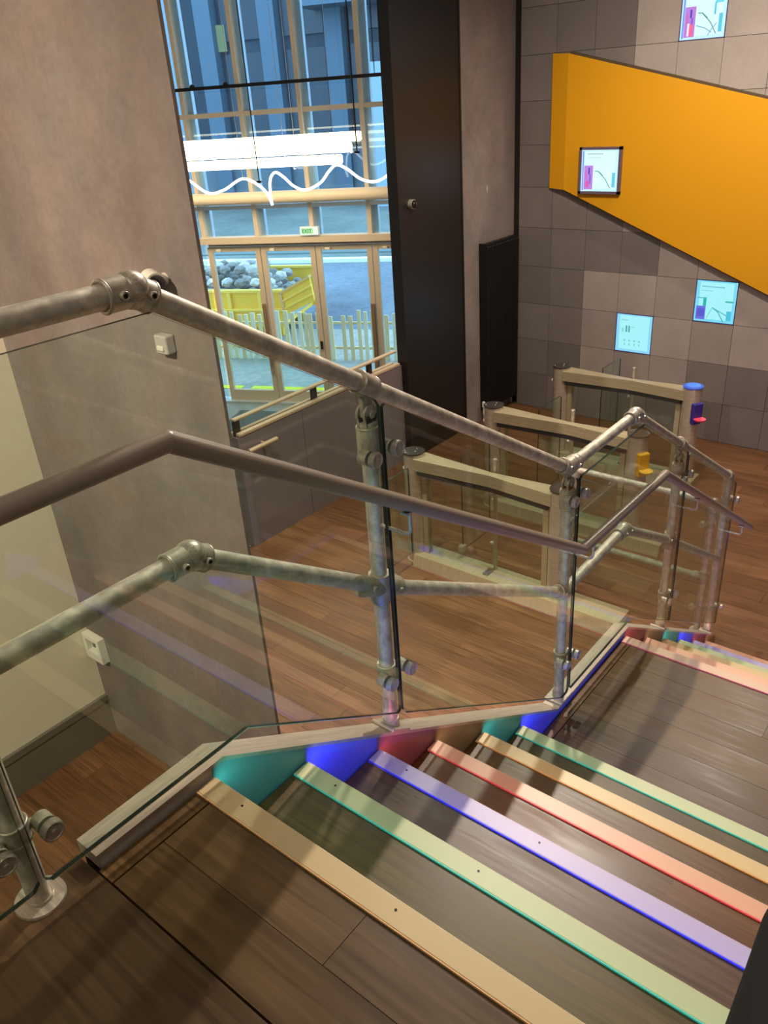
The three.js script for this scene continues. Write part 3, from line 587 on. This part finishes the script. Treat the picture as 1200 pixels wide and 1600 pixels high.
{
  const t = inWindow(thing('tie_beam', 'round beige tube beam running across in front of the window', 'beam'));
  mesh('tube', cyl([-1.6, 2.555, 0.2], [3.5, 2.555, 0.2], 0.068, 0.068, 32), M.mullion, t);
  for (const s of [-1.41, 0, 1.41, 2.82]) mesh('bracket', bx(s - 0.015, s + 0.015, 2.53, 2.58, 0.05, 0.15), M.mullion, t);
  // exit sign
  const e = inWindow(thing('exit_sign', 'small white and green exit sign above the glass doors', 'sign'));
  const cv = document.createElement('canvas'); cv.width = 256; cv.height = 104; const g = cv.getContext('2d');
  g.fillStyle = '#f4fff0'; g.fillRect(0, 0, 256, 104); g.fillStyle = '#b9ecb0'; g.fillRect(20, 14, 168, 76); g.fillStyle = '#2f9a46'; g.font = 'bold 66px sans-serif'; g.fillText('EXIT', 24, 76);
  const et = new THREE.CanvasTexture(cv); et.colorSpace = THREE.SRGBColorSpace;
  mesh('casing', bx(1.275, 1.505, 2.115, 2.21, 0.08, 0.12), M.plasticWhite, e);
  mesh('face', new THREE.PlaneGeometry(0.22, 0.088).translate(1.39, 2.1625, 0.1215), std({ color: '#111111', emissive: '#ffffff', emissiveMap: et, emissiveIntensity: 1.0 }), e);
  const l = new THREE.RectAreaLight('#c8ffc0', 0.6, 0.2, 0.08); l.position.set(1.39, 2.1625, 0.125); l.rotation.y = Math.PI; l.name = 'sign_light'; e.add(l);
}
// lobby luminaires
const glow = std({ color: '#000000', emissive: '#fff0c8', emissiveIntensity: 7 });
function lightBar(zl, s0, s1, y, label, cut) {
  const t = inWindow(thing('light_bar', label, 'lamp', [0, 0, 0], 'glowing lobby light bars'));
  mesh('tube', rbx(s1 - s0, 0.09, 0.06, 0.02, (s0 + s1) / 2, y, zl), glow, t);
  mesh('channel', rbx(s1 - s0 - 0.02, 0.05, 0.02, 0.005, (s0 + s1) / 2, y, zl - 0.041), M.alu, t);
  for (const s of [s0 + 0.5, s1 - 0.6]) mesh('hanger', cyl([s, y + 0.046, zl], [s, 5.999, zl], 0.003, 0.003, 6), M.alu, t);
  const l = new THREE.RectAreaLight('#ffe6b8', 22, s1 - s0, 0.06); l.position.set((s0 + s1) / 2, y - 0.048, zl); l.rotation.x = -Math.PI / 2; l.name = 'bar_light'; t.add(l);
}
lightBar(1.15, -0.9, 2.2, 2.985, 'lowest glowing light bar hung in front of the window');
lightBar(1.0, -0.9, 2.26, 3.08, 'middle glowing light bar hung in front of the window');
lightBar(0.85, -0.9, 2.32, 3.17, 'topmost glowing light bar hung in front of the window');
{
  const t = inWindow(thing('neon_tube', 'wavy white neon tube curling below the glowing light bars', 'lamp'));
  const a = [[-0.4, 2.88], [0.1, 3.0], [0.49, 2.92], [0.76, 2.745], [0.95, 2.76], [1.18, 2.86], [1.36, 2.78], [1.44, 2.68], [1.465, 2.6]], b = [[1.465, 2.6], [1.46, 2.72], [1.48, 2.85], [1.54, 2.905], [1.62, 2.86], [1.72, 2.77], [1.84, 2.73], [2.0, 2.79], [2.1, 2.89], [2.18, 2.945], [2.28, 2.91], [2.42, 2.81], [2.56, 2.78], [2.69, 2.83], [2.85, 2.95]];
  const z = 1.3, nm = std({ color: '#000000', emissive: '#fffbee', emissiveIntensity: 4 });
  mesh('tube', pipe(a.map(([s, y]) => [s, y, z]), 0.0125, 120), nm, t); mesh('tube', pipe(b.map(([s, y]) => [s, y, z]), 0.0125, 160), nm, t);
  for (const [s, y] of [[-0.3, 2.92], [1.18, 2.873], [2.18, 2.958]]) mesh('hanger', cyl([s, y, z], [s, 5.999, z], 0.002, 0.002, 6), M.alu, t);
  for (const [s, y] of [[0.76, 2.745], [1.54, 2.9], [2.42, 2.81]]) { const l = new THREE.PointLight('#fff6e0', 0.25); l.position.set(s, y, z); l.name = 'neon_light'; t.add(l); }
  const k = inWindow(thing('light_track', 'black lighting track hung on cables across the window', 'track'));
  mesh('track', bx(-0.5, 2.78, 3.67, 3.7, 1.38, 1.42), M.black, k);
  for (const s of [0.83, 1.18]) mesh('connector', ball([s, 3.705, 1.4], 0.026, 1, 0.8, 1), M.black, k);
  for (const s of [0.1, 2.65]) mesh('suspension', cyl([s, 3.7, 1.4], [s, 5.999, 1.4], 0.004, 0.004, 6), M.black, k);
  for (const [s, y] of [[1.425, 2.84], [2.45, 3.06]]) {
    const c = inWindow(thing('hanging_cable', s < 2 ? 'long black cable hanging in front of the glowing light bars' : 'black cable with a small end fitting beside the light bars', 'cable'));
    mesh('cord', cyl([s, y, 1.46], [s, 5.999, 1.46], s < 2 ? 0.006 : 0.007, 0.006, 8), M.black, c);
    mesh('end_fitting', rbx(0.05, 0.02, 0.03, 0.004, s, y, 1.46), M.blackMetal, c);
  }
}

// ---------------------------------------------------------------- outside
const out = inWindow(struct('floor_yard', 'blue grey paved yard outside the glass doors', 'ground'));
mesh('paving', bx(-40, 30, -0.12, -0.02, -3.6, -0.08), std({ color: '#dedccf', roughness: 0.9, map: roadMap }), out);
mesh('road', bx(-40, 30, -0.12, -0.022, -9.5, -3.6), std({ color: '#9aa6b2', roughness: 0.9, map: roadMap }), out);
mesh('kerb', bx(-40, 30, -0.12, 0.06, -9.75, -9.5), std({ color: '#e6e6c4', roughness: 0.8 }), out);
mesh('kerb', bx(-40, 30, -0.12, 0.03, -10.9, -10.6), std({ color: '#6f7f7c', roughness: 0.8 }), out);
mesh('verge', bx(-40, 30, -0.12, -0.01, -22, -9.75), std({ color: '#98a39c', roughness: 0.95, map: roadMap }), out);
mesh('yellow_line', bx(0.05, 1.4, -0.02, -0.012, -0.62, -0.5), std({ color: '#f2e400', roughness: 0.6 }), out);
mesh('yellow_line', bx(-2.5, -0.1, -0.02, -0.012, -0.62, -0.5), std({ color: '#f2e400', roughness: 0.6 }), out);
{
  const f = inWindow(thing('picket_fence', 'pale wooden picket fence standing in the yard outside', 'fence'));
  const fm = ['#ffe9b4', '#f8dca4', '#fff2cc'].map((c) => std({ color: c, roughness: 0.8 }));
  let s = -2.6;
  while (s < 4.2) {
    const w = 0.05 + rnd() * 0.02, h = 0.66 + rnd() * 0.1, lean = (rnd() - 0.5) * 0.03;
    if (!(s > 0.9 && s < 1.0)) { const g = bx(-w / 2, w / 2, 0, h, -0.01, 0.01); g.rotateZ(lean); g.translate(s, -0.02, -1.9); mesh('picket', g, fm[Math.floor(rnd() * 3)], f); }
    s += w + 0.022 + rnd() * 0.045;
  }
  mesh('rail', [bx(-2.6, 4.2, 0.14, 0.18, -1.94, -1.915), bx(-2.6, 4.2, 0.52, 0.555, -1.94, -1.915)], fm[1], f);
  const k = inWindow(thing('skip', 'yellow metal skip loaded with grey rocks outside the doors', 'skip'));
  const ym = std({ color: '#ffcb40', roughness: 0.55 }), ym2 = std({ color: '#ffd75c', roughness: 0.5 });
  mesh('side_panel', bx(-2.9, -0.37, 0.18, 0.77, -3.05, -3.0), ym, k);
  mesh('side_panel', bx(-2.9, -0.3, 0.18, 0.86, -4.55, -4.5), ym, k);
  mesh('end_panel', bx(-2.9, -2.86, 0.18, 0.77, -4.5, -3.05), ym, k);
  mesh('floor_panel', bx(-2.86, -0.4, 0.18, 0.24, -4.5, -3.05), ym, k);
  mesh('rim', [rbx(2.55, 0.05, 0.08, 0.01, -1.63, 0.775, -3.0), rbx(2.55, 0.05, 0.08, 0.01, -1.63, 0.865, -4.52), rbx(2.55, 0.04, 0.07, 0.01, -1.63, 0.47, -2.98)], ym2, k);
  for (const s2 of [-2.4, -1.85, -1.3, -0.75]) mesh('rib', rbx(0.06, 0.56, 0.05, 0.01, s2, 0.47, -2.985), ym2, k);
  mesh('skid', [bx(-2.8, -0.5, -0.02, 0.18, -3.3, -3.2), bx(-2.8, -0.5, -0.02, 0.18, -4.3, -4.2)], ym, k);
  // lowered tail gate, slanting outward
  const tg = mesh('tail_gate', [prismZ([[0, 0], [0.56, 0.28], [0.62, -0.12], [0.06, -0.36]], 0, 0.05)], ym, k); tg.position.set(-0.36, 0.76, -2.98); tg.rotation.y = -0.12;
  mesh('gate_rim', [prismZ([[-0.02, 0.0], [0.56, 0.29], [0.57, 0.25], [0.02, -0.02]], -0.02, 0.07), prismZ([[-0.02, 0.0], [0.03, 0.0], [0.09, -0.36], [0.04, -0.37]], -0.02, 0.07)], std({ color: '#e8b670', roughness: 0.5 }), tg);
  mesh('gate_rib', [prismZ([[0.03, -0.12], [0.585, 0.15], [0.59, 0.12], [0.035, -0.15]], 0.05, 0.07), prismZ([[0.045, -0.24], [0.605, 0.02], [0.61, -0.01], [0.05, -0.27]], 0.05, 0.07)], ym2, tg);
  const rg = new THREE.IcosahedronGeometry(0.13, 1), rp = rg.attributes.position;
  const rgs = [0, 1, 2].map((q) => { const g = new THREE.IcosahedronGeometry(0.13, 1), p = g.attributes.position; for (let i = 0; i < p.count; i++) { const x = p.getX(i), y = p.getY(i), zz = p.getZ(i), h = 1 + 0.28 * Math.sin(x * 31 + q * 2.1) * Math.sin(y * 27 + q) * Math.cos(zz * 29 + q * 1.3); p.setXYZ(i, x * h * 1.15, y * h * 0.8, zz * h); } g.computeVertexNormals(); return g; });
  const rms = ['#c2c0ba', '#a5a49e', '#d4d0c8', '#8c8a84'].map((c) => std({ color: c, roughness: 0.9 }));
  let q = 0;
  for (const [y, nx, nz, x0, z0] of [[0.64, 9, 5, -2.72, -4.34], [0.825, 8, 4, -2.58, -4.22], [1.0, 6, 3, -2.4, -4.13]]) for (let i = 0; i < nx; i++) for (let k2 = 0; k2 < nz; k2++) {
    const r = tag(mesh(numbered('rock'), rgs[q % 3], rms[Math.floor(rnd() * 4)], scene), 'rough grey rock heaped in the yellow skip', 'rock', 'rocks in the yellow skip'); q++;
    r.position.set(x0 + i * 0.265 + (rnd() - 0.5) * 0.03, y + (rnd() - 0.5) * 0.02, z0 + k2 * 0.27 + (rnd() - 0.5) * 0.02).applyAxisAngle(V(0, 1, 0), WA).add(V(...WP)); r.rotation.set(0, rnd() * 6, 0); r.scale.setScalar(0.68 + rnd() * 0.11);
  }
  mesh('rubble', bx(-2.86, -0.4, 0.24, 0.53, -4.5, -3.05), rms[1], k);
  // facade opposite
  const b = inWindow(thing('opposite_building', 'tall blue grey building with pale pilasters across the yard', 'building'));
  mesh('wall', bx(-10.3, 14, 0, 16, -24, -20.4), std({ color: '#2b3a48', roughness: 0.7 }), b);
  mesh('base', bx(-10.3, 14, 0, 1.9, -20.4, -20.1), std({ color: '#5d6c76', roughness: 0.8 }), b);
  const pm = std({ color: '#4c6273', roughness: 0.7 }), gm = phy({ color: '#1f303f', roughness: 0.3, metalness: 0.1 });
  for (let s2 = -9.45; s2 < 13; s2 += 2.3) {
    mesh('pilaster', bx(s2, s2 + 0.6, 0, 16, -20.4, -19.9), pm, b);
    for (const y of [2.4, 5.4, 8.4, 11.4]) { const wn = mesh('window', bx(s2 + 0.75, s2 + 2.15, y, y + 2.6, -20.4, -20.3), gm, b); mesh('glazing_bar', bx(s2 + 1.42, s2 + 1.48, y, y + 2.6, -20.3, -20.26), pm, wn); }
  }
  mesh('side_block', bx(-18, -10.35, 0, 16, -24, -20.1), std({ color: '#7f93a0', roughness: 0.8 }), b);
  mesh('lit_window', bx(-9.2, -8.55, 5.1, 5.9, -20.3, -20.24), std({ color: '#333333', emissive: '#b9d9a0', emissiveIntensity: 0.45 }), b);
  mesh('canopy', bx(-5.3, -1.2, 6.05, 6.6, -20.3, -18.6), pm, b);
  mesh('annex', bx(-3.4, 6, 0, 4.4, -19.9, -19.2), std({ color: '#8fa6b6', roughness: 0.8 }), b);
}

// ---------------------------------------------------------------- bag on the landing
{
  const t = thing('black_bag', 'soft black fabric bag standing on the landing beside the top step', 'bag', [1.3, H + 0.007, 0.05]);
  const g = new RoundedBoxGeometry(0.34, 0.42, 0.42, 10, 0.1), p = g.attributes.position;
  for (let i = 0; i < p.count; i++) { const x = p.getX(i), y = p.getY(i), z = p.getZ(i); const k = 1 + 0.05 * Math.sin(y * 17 + z * 9) - 0.1 * (y + 0.21); p.setXYZ(i, x * k + 0.01 * Math.sin(y * 23), y, z * k + 0.012 * Math.sin(x * 19 + y * 13)); }
  g.computeVertexNormals(); g.translate(0, 0.21, 0);
  mesh('body', g, std({ color: '#0b0a0a', roughness: 0.85 }), t);
  mesh('strap', pipe([[-0.09, 0.4, 0.02], [-0.07, 0.47, 0.03], [0, 0.5, 0.03], [0.07, 0.47, 0.03], [0.09, 0.4, 0.02]], 0.012, 40), std({ color: '#121010', roughness: 0.8 }), t);
}

// ---------------------------------------------------------------- ceiling spotlights (above the frame)
for (const [nm, pos, to, I, ang, col] of SPOTS) {
  const t = thing('ceiling_spotlight', 'warm ceiling spotlight aimed at the ' + nm, 'lamp', pos, 'ceiling spotlights');
  const d = V(...to).sub(V(...pos)).normalize(), e = (k) => d.clone().multiplyScalar(k).toArray();
  mesh('can', cyl(e(-0.2), e(0), 0.06, 0.07, 24, false), M.blackMetal, t);
  mesh('lens', cyl(e(0.0005), e(0.003), 0.062, 0.062, 24), std({ color: '#000000', emissive: col, emissiveIntensity: 4 }), t);
  mesh('stem', cyl([0, 0.03, 0], [0, 6 - pos[1], 0], 0.012, 0.012, 10), M.blackMetal, t);
  const l = new THREE.SpotLight(col, I, 0, ang, 0.6, 2); l.position.set(...e(0.02)); l.castShadow = true; l.shadow.radius = 2.5; l.name = 'spot_light';
  const tg = new THREE.Object3D(); tg.name = 'spot_target'; tg.position.set(...e(2)); t.add(l, tg); l.target = tg;
}

for (const [nm, x, z, w, d, p] of FILL_PANELS) {
  const t = thing('added_fill_panel', 'added fill panel glowing on the ceiling above the ' + nm, 'lamp', [x, 5.95, z]);
  mesh('frame', [bx(-w / 2 - 0.03, w / 2 + 0.03, 0.01, 0.049, -d / 2 - 0.03, d / 2 + 0.03)], M.alu, t);
  mesh('diffuser', bx(-w / 2, w / 2, 0.0, 0.01, -d / 2, d / 2), std({ color: '#000000', emissive: '#fff0dc', emissiveIntensity: 1.5 }), t);
  const l = new THREE.RectAreaLight('#fff2e2', p, w, d); l.position.set(0, -0.01, 0); l.rotation.x = -Math.PI / 2; l.name = 'fill_light'; t.add(l);
}

renderer.render(scene, camera);
